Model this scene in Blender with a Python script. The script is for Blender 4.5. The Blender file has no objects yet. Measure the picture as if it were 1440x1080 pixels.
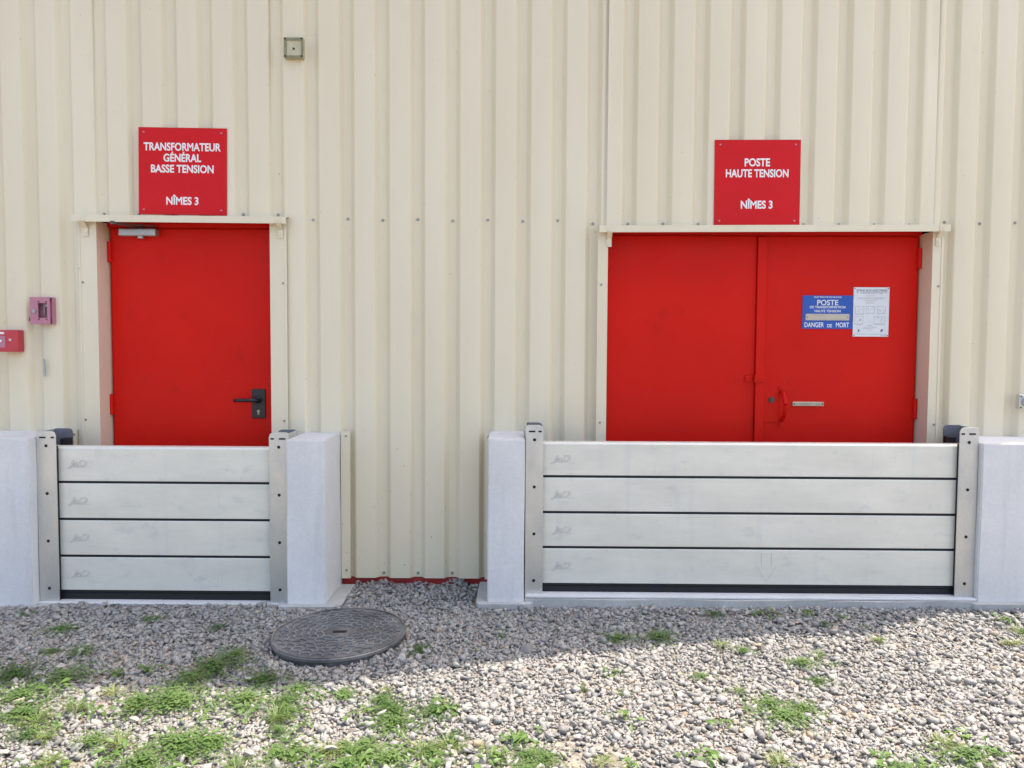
import bpy, bmesh, math, random
import numpy as np
from mathutils import Vector, Matrix, Euler
R = math.radians
random.seed(7); rng = np.random.default_rng(7)
S = bpy.context.scene
COL = S.collection

# ------------------------------------------------------------------ camera, sky, sun, exposure
cd = bpy.data.cameras.new('camera'); cam = bpy.data.objects.new('camera', cd); COL.objects.link(cam)
cd.sensor_width = 36; cd.lens = 27.025; cd.clip_start = .05; cd.clip_end = 600
cam.matrix_world = Matrix.Translation((0, -4.37, 1.35)) @ Matrix.Rotation(R(.4), 4, 'Z') @ Matrix.Rotation(R(90 - 2.8), 4, 'X') @ Matrix.Rotation(R(.3), 4, 'Z')
S.camera = cam
SUN = Vector((.35, .143, 1)).normalized()              # towards the sun: high, behind the building, to the right
w = bpy.data.worlds.new('World'); S.world = w; w.use_nodes = True
wn = w.node_tree; bg = wn.nodes['Background']
sky = wn.nodes.new('ShaderNodeTexSky'); sky.sky_type = 'NISHITA'; sky.sun_disc = False
sky.sun_elevation = math.asin(SUN.z); sky.sun_rotation = math.atan2(SUN.x, SUN.y)
sky.air_density = 1.0; sky.dust_density = 4.0; sky.ozone_density = 1.0
wn.links.new(sky.outputs[0], bg.inputs[0]); bg.inputs[1].default_value = .15
sl = bpy.data.lights.new('sun', 'SUN'); sl.energy = 2.4; sl.angle = R(.53); sl.color = (1, .93, .83)
so = bpy.data.objects.new('sun', sl); COL.objects.link(so); so.location = (3, 2, 12)
so.rotation_euler = SUN.to_track_quat('Z', 'Y').to_euler()
S.view_settings.view_transform = 'Standard'; S.view_settings.look = 'None'
S.view_settings.exposure = 1.52; S.view_settings.gamma = 1

# ------------------------------------------------------------------ materials
class NT:
    def __init__(s, name):
        s.m = bpy.data.materials.new(name); s.m.use_nodes = True; s.t = s.m.node_tree
        s.p = s.t.nodes['Principled BSDF']
    def n(s, t, **k):
        x = s.t.nodes.new(t)
        for a, v in k.items(): setattr(x, a, v)
        return x
    def l(s, a, b): s.t.links.new(a, b)
    def pos(s, scale=(1, 1, 1), obj=False):
        tc = s.n('ShaderNodeTexCoord') if obj else s.n('ShaderNodeNewGeometry')
        mp = s.n('ShaderNodeMapping'); mp.inputs['Scale'].default_value = scale
        s.l(tc.outputs['Object' if obj else 'Position'], mp.inputs[0]); return mp.outputs[0]
    def noise(s, vec, scale, detail=4, rough=.55):
        x = s.n('ShaderNodeTexNoise'); x.inputs['Scale'].default_value = scale
        x.inputs['Detail'].default_value = detail; x.inputs['Roughness'].default_value = rough
        s.l(vec, x.inputs['Vector']); return x.outputs['Fac']
    def ramp(s, fac, stops):
        x = s.n('ShaderNodeValToRGB'); e = x.color_ramp.elements
        while len(e) < len(stops): e.new(.5)
        for i, (p, c) in enumerate(stops):
            e[i].position = p; e[i].color = (*c, 1) if len(c) == 3 else c
        s.l(fac, x.inputs[0]); return x.outputs[0]
    def mix(s, fac, a, b, mode='MIX'):
        x = s.n('ShaderNodeMix', data_type='RGBA', blend_type=mode)
        for sock, v in ((x.inputs[0], fac), (x.inputs[6], a), (x.inputs[7], b)):
            if isinstance(v, (int, float)): sock.default_value = v
            elif isinstance(v, tuple): sock.default_value = (*v, 1)
            else: s.l(v, sock)
        return x.outputs[2]
    def math(s, op, a, b=0.):
        x = s.n('ShaderNodeMath', operation=op)
        for i, v in enumerate((a, b)):
            if isinstance(v, (int, float)): x.inputs[i].default_value = v
            else: s.l(v, x.inputs[i])
        return x.outputs[0]
    def rng(s, v, a, b, c=0., d=1.):
        x = s.n('ShaderNodeMapRange')
        s.l(v, x.inputs[0])
        for i, q in zip((1, 2, 3, 4), (a, b, c, d)): x.inputs[i].default_value = q
        return x.outputs[0]
    def bump(s, h, strength, dist):
        b = s.n('ShaderNodeBump'); b.inputs['Strength'].default_value = strength; b.inputs['Distance'].default_value = dist
        s.l(h, b.inputs['Height']); s.l(b.outputs[0], s.p.inputs['Normal'])
    def base(s, c):
        i = s.p.inputs['Base Color']
        if isinstance(c, tuple): i.default_value = (*c, 1)
        else: s.l(c, i)
    def set(s, rough=.5, metal=0., spec=.5):
        for k, v in (('Roughness', rough), ('Metallic', metal), ('Specular IOR Level', spec)):
            if isinstance(v, (int, float)): s.p.inputs[k].default_value = v
            else: s.l(v, s.p.inputs[k])
        return s.m

def plain(name, c, rough=.5, metal=0., var=.12, scale=18):
    t = NT(name); f = t.noise(t.pos(), scale)
    lo = tuple(x * (1 - var) for x in c); hi = tuple(min(1, x * (1 + var)) for x in c)
    t.base(t.ramp(f, ((.3, lo), (.7, hi)))); return t.set(rough, metal)

def mk_ivory(specks=True):
    t = NT('ivory_sheet_paint'); p = t.pos()
    big = t.noise(t.pos((1, 1, .25)), 2.2, 5)
    c = t.ramp(big, ((.3, (.71, .62, .44)), (.7, (.765, .68, .50))))
    sep = t.n('ShaderNodeSeparateXYZ'); t.l(p, sep.inputs[0])
    low = t.rng(sep.outputs[2], 1.1, .0, 0., 1.)                    # rain splash only reaches the lower part
    sp = t.noise(t.pos((1, 1, .55)), 75, 2, .5)
    th = t.math('ADD', sp, t.math('MULTIPLY', low, .055))
    spots = t.rng(th, .745, .79)
    st = t.noise(t.pos((30, 30, .8)), 1.0, 4)
    streak = t.rng(st, .6, .8, 0., .12)
    c = t.mix(streak, c, (.47, .42, .31))
    blot = t.rng(t.noise(t.pos((1, 1, .35)), 6, 6, .65), .62, .8, 0., .25)
    c = t.mix(blot, c, (.5, .44, .33))
    c = t.mix(t.math('MULTIPLY', spots, .8), c, (.2, .16, .12))
    t.base(c); t.bump(t.noise(p, 3.5, 2), .12, .01)
    return t.set(.42)

def mk_red(name, c, smudge=.5):
    t = NT(name); p = t.pos()
    a = t.ramp(t.noise(p, 1.6, 3), ((.3, tuple(x * .92 for x in c)), (.7, tuple(min(1, x * 1.06) for x in c))))
    s2 = t.rng(t.noise(t.pos((1, 1, .7)), 7, 7, .68), .60, .78, 0., smudge)
    a = t.mix(s2, a, (.28, .010, .008))
    scr = t.rng(t.noise(t.pos((1, 1, 2.5)), 60, 2), .77, .8, 0., .35)
    a = t.mix(scr, a, (.65, .3, .26)); t.base(a)
    t.bump(t.math('ADD', t.math('MULTIPLY', t.noise(p, 110, 2), .06), t.noise(t.pos((1, 1, .6)), 2.6, 2)), .25, .012)
    return t.set(t.rng(t.noise(p, 5, 4), .3, .7, .34, .54), 0., .14)

def mk_galv():
    t = NT('galvanised_steel'); p = t.pos()
    v = t.n('ShaderNodeTexVoronoi'); v.inputs['Scale'].default_value = 130; t.l(t.pos((1, 1, .6)), v.inputs['Vector'])
    bw = t.n('ShaderNodeRGBToBW'); t.l(v.outputs['Color'], bw.inputs[0])
    f = t.math('ADD', t.math('MULTIPLY', bw.outputs[0], .14), t.math('MULTIPLY', t.noise(t.pos((1, 1, .5)), 7, 5), .86))
    t.base(t.ramp(f, ((.3, (.55, .545, .52)), (.7, (.68, .67, .63)))))
    return t.set(t.rng(f, .3, .7, .52, .36), .8)

def mk_alu():
    t = NT('mill_aluminium'); p = t.pos()
    cl = t.noise(t.pos((2.2, 2, 7)), 1.3, 5, .6)
    c = t.ramp(cl, ((.3, (.69, .66, .565)), (.7, (.79, .76, .66))))
    sm = t.rng(t.noise(t.pos((1, 1, 1.6)), 8, 6, .65), .58, .76, 0., .5)
    c = t.mix(sm, c, (.46, .46, .47))
    vs = t.rng(t.noise(t.pos((14, 1, 1.2)), 1.0, 4), .56, .72, 0., .22); c = t.mix(vs, c, (.52, .525, .54)); t.base(c)
    t.bump(t.noise(t.pos((1.5, 1, 260)), 1.6, 3), .12, .001)
    return t.set(t.rng(cl, .3, .7, .58, .46), .28)

def mk_render(name, a, b, sc=3.):
    t = NT(name); p = t.pos()
    f = t.math('ADD', t.math('MULTIPLY', t.noise(t.pos((1, 1, .6)), sc, 6, .6), .7), t.math('MULTIPLY', t.noise(p, 60, 3), .3))
    c = t.ramp(f, ((.33, a), (.66, b)))
    drip = t.rng(t.noise(t.pos((16, 16, 1.4)), 1., 5), .55, .78, 0., .3); c = t.mix(drip, c, tuple(x * .72 for x in a))
    tro = t.rng(t.noise(t.pos((3, 3, 9)), 1.2, 6, .7), .58, .75, 0., .3); c = t.mix(tro, c, tuple(x * 1.12 for x in b))
    pit = t.rng(t.noise(p, 95, 2), .72, .77, 0., .6)
    c = t.mix(pit, c, tuple(x * .5 for x in a)); t.base(c)
    t.bump(t.noise(p, 45, 5), .25, .004); return t.set(.85)

def mk_stone(attr):
    t = NT('crushed_stone_' + ('single' if not attr else 'bulk'))
    if attr:
        a = t.n('ShaderNodeAttribute', attribute_name='tone'); f = a.outputs['Fac']
    else:
        a = t.n('ShaderNodeObjectInfo'); f = a.outputs['Random']
    c = t.ramp(f, ((0, (.20, .193, .186)), (.2, (.275, .262, .246)), (.5, (.35, .333, .31)), (.72, (.38, .36, .33)), (.86, (.41, .385, .35)), (.93, (.41, .315, .225)), (1, (.48, .455, .415))))
    nz = t.noise(t.pos(), 130, 4)
    c = t.mix(1., c, t.ramp(nz, ((.3, (.72, .72, .72)), (.7, (1.12, 1.1, 1.06)))), 'MULTIPLY')
    t.base(c); t.bump(nz, .3, .002); return t.set(.88, 0, .3)

def mk_ground():
    t = NT('stony_soil'); p = t.pos()
    v = t.n('ShaderNodeTexVoronoi'); v.inputs['Scale'].default_value = 45; t.l(p, v.inputs['Vector'])
    bw = t.n('ShaderNodeRGBToBW'); t.l(v.outputs['Color'], bw.inputs[0])
    c = t.ramp(bw.outputs[0], ((.1, (.18, .155, .125)), (.5, (.27, .24, .195)), (.9, (.35, .315, .265))))
    soil = t.rng(t.noise(p, 1.7, 5), .5, .68)
    c = t.mix(t.math('MULTIPLY', soil, .6), c, (.25, .175, .11)); t.base(c)
    t.bump(v.outputs['Distance'], .8, .01); return t.set(.95, 0, .2)

def mk_leaf(name, a, b):
    t = NT(name); o = t.n('ShaderNodeObjectInfo')
    f = t.math('ADD', t.math('MULTIPLY', t.noise(t.pos(), 60, 3), .6), t.math('MULTIPLY', o.outputs['Random'], .4))
    t.base(t.ramp(f, ((.25, a), (.75, b))))
    t.p.inputs['Subsurface Weight'].default_value = 0
    tr = t.n('ShaderNodeBsdfTranslucent'); mx = t.n('ShaderNodeMixShader'); mx.inputs[0].default_value = .3
    tr.inputs[0].default_value = (b[0] * 1.5, b[1] * 1.5, b[2], 1)
    out = t.t.nodes['Material Output']
    t.l(t.p.outputs[0], mx.inputs[1]); t.l(tr.outputs[0], mx.inputs[2]); t.l(mx.outputs[0], out.inputs[0])
    return t.set(.5)

def mk_iron():
    t = NT('cast_iron'); p = t.pos()
    f = t.noise(p, 14, 6, .65)
    c = t.ramp(f, ((.3, (.075, .074, .075)), (.7, (.16, .157, .155))))
    dust = t.rng(t.noise(p, 5, 7, .7), .42, .66, 0., .75); c = t.mix(dust, c, (.32, .30, .275)); t.base(c); t.bump(t.noise(p, 160, 3), .3, .002); return t.set(t.rng(f, .3, .7, .42, .6), .35)

M = dict(
    ivory=mk_ivory(), red=mk_red('red_door_paint', (.63, .010, .004), .45), signred=mk_red('red_sign_face', (.60, .013, .017), .08),
    galv=mk_galv(), galvdark=plain('dark_zinc', (.17, .17, .19), .5, .4, .15, 40), worn=plain('worn_iron', (.21, .208, .205), .5, .3, .5, 9), alu=mk_alu(), iron=mk_iron(), ground=mk_ground(),  # galvdark: darker zinc tone, used on the rear flanges of the posts
    pillar=mk_render('grey_painted_render', (.61, .59, .565), (.75, .725, .69)),
    conc=mk_render('bare_concrete', (.34, .33, .31), (.50, .485, .45), 5),
    sill=mk_render('painted_sill', (.54, .53, .52), (.64, .63, .61), 4),
    stone=mk_stone(True), stone1=mk_stone(False),
    white=plain('white_print', (.80, .79, .78), .5, 0, .03), paper=plain('white_enamel', (.72, .73, .73), .4, 0, .04),
    ink=plain('grey_ink', (.16, .17, .2), .6, 0, .1), blue=plain('blue_enamel', (.012, .085, .40), .3, 0, .08),
    black=plain('black_plastic', (.012, .013, .016), .38, 0, .2), rubber=plain('black_rubber', (.005, .0055, .007), .6, 0, .2),
    silver=plain('silver_paint', (.42, .42, .43), .35, .6, .08), dark=plain('dark_steel', (.10, .085, .075), .5, .5, .2),
    screw=plain('zinc_screw', (.36, .34, .30), .45, .6, .15), brass=plain('dull_brass', (.52, .48, .34), .4, .6, .12, 60),
    pink=plain('faded_red_paint', (.47, .19, .25), .6, 0, .1, 25), callred=plain('red_moulded_plastic', (.50, .04, .055), .4, 0, .08),
    grey=plain('grey_plastic', (.37, .35, .22), .45, 0, .1), olive=plain('yellowed_plastic', (.80, .72, .50), .5, 0, .08),
    chain=plain('zinc_chain', (.42, .47, .48), .4, .7, .1), groove=plain('engraved_line', (.57, .56, .52), .5, .5, .1),
    base=plain('red_oxide_steel', (.42, .03, .025), .6, 0, .2), roof=plain('roof_sheet', (.45, .43, .38), .6, 0, .1),
    slot=plain('dark_recess', (.01, .01, .01), .8, 0, .1), plaster=plain('tan_strip', (.55, .48, .38), .5, 0, .06),
    leafA=mk_leaf('low_weed_leaf', (.055, .11, .025), (.15, .235, .065)),
    leafB=mk_leaf('broad_weed_leaf', (.065, .135, .025), (.16, .26, .06)),
    leafC=mk_leaf('grass_blade', (.09, .155, .035), (.25, .285, .095)),
)
glass = NT('clear_plastic'); glass.base((.9, .9, .88)); glass.p.inputs['IOR'].default_value = 1.12; glass.p.inputs['Transmission Weight'].default_value = 1.; M['glass'] = glass.set(.12)

# ------------------------------------------------------------------ mesh helpers
ORG = {}
def box(bm, x0, x1, y0, y1, z0, z1):
    vs = [bm.verts.new((x, y, z)) for x in (x0, x1) for y in (y0, y1) for z in (z0, z1)]
    for f in ((0, 1, 3, 2), (4, 6, 7, 5), (0, 4, 5, 1), (2, 3, 7, 6), (0, 2, 6, 4), (1, 5, 7, 3)):
        bm.faces.new([vs[i] for i in f])
def BX(*a):
    bm = bmesh.new(); box(bm, *a); return bm
def cyl(bm, c, r, h, axis='Y', seg=14, r2=None):
    m = {'Y': Matrix.Rotation(R(90), 4, 'X'), 'Z': Matrix(), 'X': Matrix.Rotation(R(90), 4, 'Y')}[axis]
    bmesh.ops.create_cone(bm, cap_ends=True, segments=seg, radius1=r, radius2=r if r2 is None else r2, depth=h, matrix=Matrix.Translation(c) @ m)
def prism(bm, pts, a, b, plane='XZ'):
    """extrude a polygon; plane XZ -> from y=a to y=b, YZ -> x, XY -> z"""
    f = {'XZ': lambda p, t: (p[0], t, p[1]), 'YZ': lambda p, t: (t, p[0], p[1]), 'XY': lambda p, t: (p[0], p[1], t)}[plane]
    A = [bm.verts.new(f(p, a)) for p in pts]; B = [bm.verts.new(f(p, b)) for p in pts]
    n = len(pts); bm.faces.new(A); bm.faces.new(B[::-1])
    for i in range(n): bm.faces.new((A[i], B[i], B[(i + 1) % n], A[(i + 1) % n]))
def tube(bm, pts, r, seg=8):
    pts = [Vector(p) for p in pts]; rings = []
    for i, p in enumerate(pts):
        d = (pts[min(i + 1, len(pts) - 1)] - pts[max(i - 1, 0)]).normalized()
        q = d.to_track_quat('Z', 'Y')
        rings.append([bm.verts.new(p + q @ Vector((r * math.cos(t), r * math.sin(t), 0))) for t in np.linspace(0, 2 * math.pi, seg, endpoint=False)])
    for a, b in zip(rings, rings[1:]):
        for i in range(seg): bm.faces.new((a[i], a[(i + 1) % seg], b[(i + 1) % seg], b[i]))
    bm.faces.new(rings[0][::-1]); bm.faces.new(rings[-1])
def build(name, bm, mat, parent=None, bevel=0, seg=1, smooth=False):
    """bm is in world coordinates; the mesh is stored relative to its thing's base"""
    bmesh.ops.recalc_face_normals(bm, faces=bm.faces)
    if bevel: bmesh.ops.bevel(bm, geom=list(bm.edges), offset=bevel, segments=seg, affect='EDGES', profile=.6, clamp_overlap=True)
    o0 = ORG.get(parent.name, Vector()) if parent else Vector()
    bmesh.ops.translate(bm, verts=bm.verts, vec=-o0)
    me = bpy.data.meshes.new(name); bm.to_mesh(me); bm.free()
    if smooth: me.polygons.foreach_set('use_smooth', [True] * len(me.polygons))
    me.materials.append(M[mat] if isinstance(mat, str) else mat)
    o = bpy.data.objects.new(name, me); COL.objects.link(o); o.parent = parent
    ORG[o.name] = o0
    return o
def tag(o, label=None, cat=None, group=None, kind=None):
    for k, v in (('label', label), ('category', cat), ('group', group), ('kind', kind)):
        if v: o[k] = v
    return o
def thing(name, loc, label, cat, group=None, tilt=0):
    o = bpy.data.objects.new(name, None); COL.objects.link(o); o.location = loc; o.empty_display_size = .1
    o.rotation_euler = (0, R(tilt), 0); ORG[o.name] = Vector(loc); return tag(o, label, cat, group)
def text_bm(s, cx, cz, width, cap, y, bold=.018, depth=.0006, shear=0., outline=0.):
    cu = bpy.data.curves.new('t', 'FONT'); cu.body = s; cu.align_x = 'CENTER'; cu.size = 1; cu.shear = shear
    if outline: cu.offset = .022; cu.fill_mode = 'NONE'; cu.bevel_depth = outline / max(cap, .01) * .7; cu.bevel_resolution = 0; cu.resolution_u = 3
    else: cu.bevel_depth = bold; cu.bevel_resolution = 0; cu.extrude = .002; cu.resolution_u = 4
    ob = bpy.data.objects.new('t', cu); COL.objects.link(ob)
    me = bpy.data.meshes.new_from_object(ob.evaluated_get(bpy.context.evaluated_depsgraph_get()))
    bm = bmesh.new(); bm.from_mesh(me)
    bpy.data.objects.remove(ob); bpy.data.curves.remove(cu); bpy.data.meshes.remove(me)
    xs = [v.co.x for v in bm.verts]; x0, x1 = min(xs), max(xs)
    sx = width / (x1 - x0); sz = cap / .70; mid = (x0 + x1) / 2
    for v in bm.verts:
        X, Yv, Z = v.co
        v.co = (cx + (X - mid) * sx, y - Z * (depth / .02 if not outline else sz), cz + (Yv - .35) * sz)
    return bm

# ------------------------------------------------------------------ ground
def gz(x, y): return -.037 + .004 * max(-4., min(4., x))
xs = sorted({-160, -60, -20, -9, 9, 20, 60, 160} | set(np.round(np.arange(-5, 5.01, .1), 2)))
ys = sorted({-160, -60, -20, -8, 20, 60, 160} | set(np.round(np.arange(-5, 1.01, .1), 2)))
gv = []
for y in ys:
    for x in xs:
        near = abs(x) < 5 and -5 < y < -.45
        gv.append((x, y, gz(x, y) + (.012 * math.sin(2.1 * x + 1.3 * y) * math.sin(1.7 * y - .8 * x) + .004 * random.uniform(-1, 1) if near else 0)))
nx = len(xs)
gf = [(j * nx + i, j * nx + i + 1, (j + 1) * nx + i + 1, (j + 1) * nx + i) for j in range(len(ys) - 1) for i in range(nx - 1)]
gm = bpy.data.meshes.new('ground'); gm.from_pydata(gv, [], gf); gm.materials.append(M['ground'])
gm.polygons.foreach_set('use_smooth', [True] * len(gm.polygons))
ground = bpy.data.objects.new('ground', gm); COL.objects.link(ground); tag(ground, 'stony soil covered with loose grey gravel', 'ground', kind='structure')

# ------------------------------------------------------------------ building
PITCH, V0, DEP = .1985, -.173, .03
HI, LOW, STEP = 4.6, 2.9, 3.4                         # wall tops left and right of a roof step invented to shape the shade
bld = thing('industrial_building', (0, 0, 0), 'ivory building clad in ribbed metal sheets with red doors', 'building')
OPEN = [(-2.386, -1.394, 2.055), (.499, 2.329, 2.012)]
def prof(xa, xb):
    """(x, y) points of the trapezoidal sheet between xa and xb: broad ribs at y=0, narrow valleys at y=DEP"""
    pts = []
    k0 = int(math.floor((xa - V0) / PITCH)) - 1; k1 = int(math.ceil((xb - V0) / PITCH)) + 1
    for k in range(k0, k1 + 1):
        c = V0 + k * PITCH
        sl_ = [(.049, 0), (.0455, .0006), (.0425, .0024), (.0395, .0058), (.0255, DEP - .0058), (.0225, DEP - .0024), (.0195, DEP - .0006), (.016, DEP)]
        pts += [(c - u, v) for u, v in sl_] + [(c + u, v) for u, v in sl_[::-1]]
    X = [p[0] for p in pts]; Yv = [p[1] for p in pts]
    extra = [xa, xb, STEP] + [e for o in OPEN for e in o[:2]]
    allx = sorted(set([x for x in X if xa < x < xb] + [e for e in extra if xa <= e <= xb]))
    return [(x, float(np.interp(x, X, Yv))) for x in allx]
def sheet_bm(xa, xb):
    bm = bmesh.new(); P = prof(xa, xb)
    off = lambda x: -.0009 * (1 - (x - xa) / (xb - xa))
    for (x0, y0), (x1, y1) in zip(P, P[1:]):
        xm = (x0 + x1) / 2; zb = .012
        for o in OPEN:
            if o[0] < xm < o[1]: zb = o[2]
        zt = HI if xm < STEP else LOW
        vs = [bm.verts.new((x0, y0 + off(x0), zb)), bm.verts.new((x1, y1 + off(x1), zb)), bm.verts.new((x1, y1 + off(x1), zt)), bm.verts.new((x0, y0 + off(x0), zt))]
        bm.faces.new(vs)
    bmesh.ops.remove_doubles(bm, verts=bm.verts, dist=.0002)
    return bm
def screw_bm(x, y, z, r=.0085):
    bm = bmesh.new(); cyl(bm, (x, y - .001, z), r, .002, seg=12); cyl(bm, (x, y - .004, z), r * .62, .006, seg=6); return bm
SEAMS = [V0 + .022 + 5 * PITCH * k for k in range(-5, 6)]
sheets = []
for a in SEAMS[:-1]:
    b = a + 5 * PITCH
    sheets.append((a, b, build('cladding_sheet', sheet_bm(a - .003, b + .02), 'ivory', bld, smooth=True)))
def sheet_at(x): return next(s[2] for s in sheets if s[0] <= x <= s[1])
for k in range(-14, 17):
    x = V0 + k * PITCH
    inop = [o for o in OPEN if o[0] - .1 < x < o[1] + .06]
    zrow = 2.062 + (.012 * ((x * 7.3) % 1) - .006)
    if not inop and x < -2.45: pass
    elif not inop: build('screw', screw_bm(x, DEP - .0015, zrow), 'screw', sheet_at(x))
    else: build('screw', screw_bm(x, DEP - .0015, inop[0][2] + .035), 'screw', sheet_at(x))
    if not any(o[0] - .12 < x < o[1] + .09 for o in OPEN): build('screw', screw_bm(x, DEP - .0015, .035), 'screw', sheet_at(x))
# rest of the shell: sides, back, roof and eaves (out of the picture; eave outline and roof step made up for the shade they cast)
bm = BX(-9, SEAMS[0] - .003, 0, .03, .012, HI); build('side_wall', bm, 'ivory', bld)
bm = BX(SEAMS[-1] + .02, 9, 0, .03, .012, LOW); build('side_wall', bm, 'ivory', bld)
bm = BX(-9, -8.97, .03, 10, 0, HI); box(bm, 8.97, 9, .03, 10, 0, LOW); box(bm, -8.97, 8.97, 9.97, 10, 0, LOW); build('rear_wall', bm, 'ivory', bld)
bm = bmesh.new()
prism(bm, [(-9, 10), (-9, -.67), (.75, -.67), (2.85, -.06), (STEP, -.06), (STEP, 10)], HI, HI + .05, 'XY')
box(bm, STEP, 9, -.012, 10, LOW, LOW + .05); box(bm, STEP - .03, STEP, .04, 10, LOW, HI)
build('roof', bm, 'roof', bld)
bm = BX(-9, 9, .034, .09, -.08, .05); build('base_rail', bm, 'base', bld)
build('wall_lining', BX(-9, STEP, .2, .23, 0, HI - .01), 'slot', bld); build('wall_lining', BX(STEP, 9, .2, .23, 0, LOW - .01), 'slot', bld)
for x0, x1 in ((-9, -2.4), (-1.38, .485), (2.345, 9)):
    bm = BX(x0, x1, .095, .13, .05, 2.8); build('wall_lining', bm, 'slot', bld)
# flashings beside the pillars
for x0, x1 in ((-1.006, -.955), (-.182, -.153), (-2.555, -2.52)):
    bm = bmesh.new(); prism(bm, [(x0, -.012), (x1, -.012), (x1, .02), (x1 - .003, .02), (x1 - .003, -.009), (x0, -.009)], .012, .862, 'XY')
    f = build('flashing', bm, 'ivory', bld)
    for z in (.06, .835): build('screw', screw_bm((x0 + x1) / 2 + .004, -.0125, z, .007), 'screw', f)

# door surrounds
def surround(tl, tr, xl, xr, zl, zr):
    """jamb flashings tl..xl and xr..tr, drip lintel whose underside runs from zl to zr"""
    fr = build('door_surround', BX(tl + .002, xl - .004, -.003, .0, .012, min(zl, zr)), 'ivory', bld)
    for (a, b, s) in ((tl, xl, 1), (tr, xr, -1)):
        bm = bmesh.new()
        prism(bm, [(a, -.0145), (b, -.0145), (b, .135), (b - s * .003, .135), (b - s * .003, -.0115), (a + s * .0, -.0115)], .0, min(zl, zr) + .02, 'XY')
        bmesh.ops.recalc_face_normals(bm, faces=bm.faces)
        # a folded lip along the outer edge
        box(bm, min(a, a + s * .012), max(a, a + s * .012), -.0172, -.015, .012, min(zl, zr) - .004)
        j = build('jamb_flashing', bm, 'ivory', fr)
        for z in (.92, 1.7): build('screw', screw_bm(a + s * .022, -.0148, z, .0065), 'screw', fr)
    xa, xb = tl - .012 if tl < -1 else tl + .003, tr + .012
    bm = bmesh.new(); pr = [(.03, .052), (-.06, .038), (-.06, .0), (-.0575, .0), (-.0575, .0345), (.03, .0485)]
    A = [bm.verts.new((xa, y, z + zl)) for y, z in pr]; B = [bm.verts.new((xb, y, z + zr)) for y, z in pr]
    bm.faces.new(A); bm.faces.new(B[::-1])
    for i in range(6): bm.faces.new((A[i], B[i], B[(i + 1) % 6], A[(i + 1) % 6]))
    build('drip_lintel', bm, 'ivory', fr)
    for x, z in ((xa + .058, zl), (xb - .045, zr)):
        bm = BX(x - .017, x + .017, -.0635, -.0605, z + .004, z + .036)
        prism(bm, [(-.0635, z + .004), (-.0605, z + .004), (-.0185, z - .03), (-.0185, z - .075), (-.0215, z - .075), (-.0215, z - .031)], x - .013, x + .015, 'YZ')
        cyl(bm, (x, -.065, z + .02), .006, .004, seg=8); cyl(bm, (x + .001, -.023, z - .058), .0055, .004, seg=8)
        build('lintel_bracket', bm, 'ivory', fr)
    return fr
s1 = surround(-2.484, -1.305, -2.380, -1.400, 2.034, 2.027)
s2 = surround(.448, 2.383, .505, 2.323, 1.986, 1.999)
bm = BX(-2.377, -1.403, .125, .18, 0, 2.10); build('door_frame', bm, 'red', s1)
bm = BX(-2.377, -1.403, .098, .1249, 2.026, 2.10); build('door_frame', bm, 'red', s1)
bm = BX(.508, 2.320, .125, .18, 0, 2.08); build('door_frame', bm, 'red', s2)
bm = BX(.508, 2.320, .10, .1249, 2.0, 2.08); build('door_frame', bm, 'red', s2)

def hinge(x, z, par, h=.118):
    bm = bmesh.new(); cyl(bm, (x, .1, z), .0105, h, 'Z', 12); box(bm, x - .014, x + .016, .106, .112, z - h / 2, z + h / 2)
    cyl(bm, (x, .1, z), .0125, .004, 'Z', 12); build('hinge', bm, 'red', par)
# single door
d1 = build('door', BX(-2.364, -1.409, .11, .124, .0, 2.019), 'red', bld, .0025)
d1['label'] = 'single red steel door with black lever handle'
hinge(-2.369, 1.885, d1); hinge(-2.374, 1.0, d1)
bm = bmesh.new(); box(bm, -1.552, -1.473, .100, .1095, .922, 1.094); hp = build('handle_plate', bm, 'black', d1, .006, 3)
bm = bmesh.new(); tube(bm, [(-1.512, .10, 1.03), (-1.512, .052, 1.03)], .0115, 10); tube(bm, [(-1.505, .053, 1.031), (-1.56, .049, 1.031), (-1.61, .05, 1.030), (-1.638, .056, 1.029)], .0105, 10)
cyl(bm, (-1.512, .094, 1.03), .02, .012, seg=16)
build('lever', bm, 'black', d1, smooth=True)
bm = bmesh.new(); cyl(bm, (-1.512, .0985, .963), .009, .004, seg=12); box(bm, -1.516, -1.508, .0965, .1, .944, .963); build('keyhole', bm, 'screw', d1)
bm = BX(-2.292, -2.078, .052, .108, 1.972, 2.014); build('door_closer', bm, 'silver', d1, .008, 3)
bm = bmesh.new(); cyl(bm, (-2.175, .08, 1.966), .018, .014, 'Z', 14); build('closer_cap', bm, 'silver', d1)
bm = bmesh.new(); cyl(bm, (-2.175, .08, 2.022), .011, .02, 'Z', 10)
prism(bm, [(-2.268, -.066), (-2.254, -.078), (-2.166, .076), (-2.182, .084)], 2.020, 2.026, 'XY')
prism(bm, [(-2.268, -.074), (-2.256, -.062), (-2.085, .082), (-2.098, .096)], 2.0265, 2.0315, 'XY')
cyl(bm, (-2.26, -.069, 2.026), .011, .018, 'Z', 10)
build('closer_arm', bm, 'dark', d1)
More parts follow.
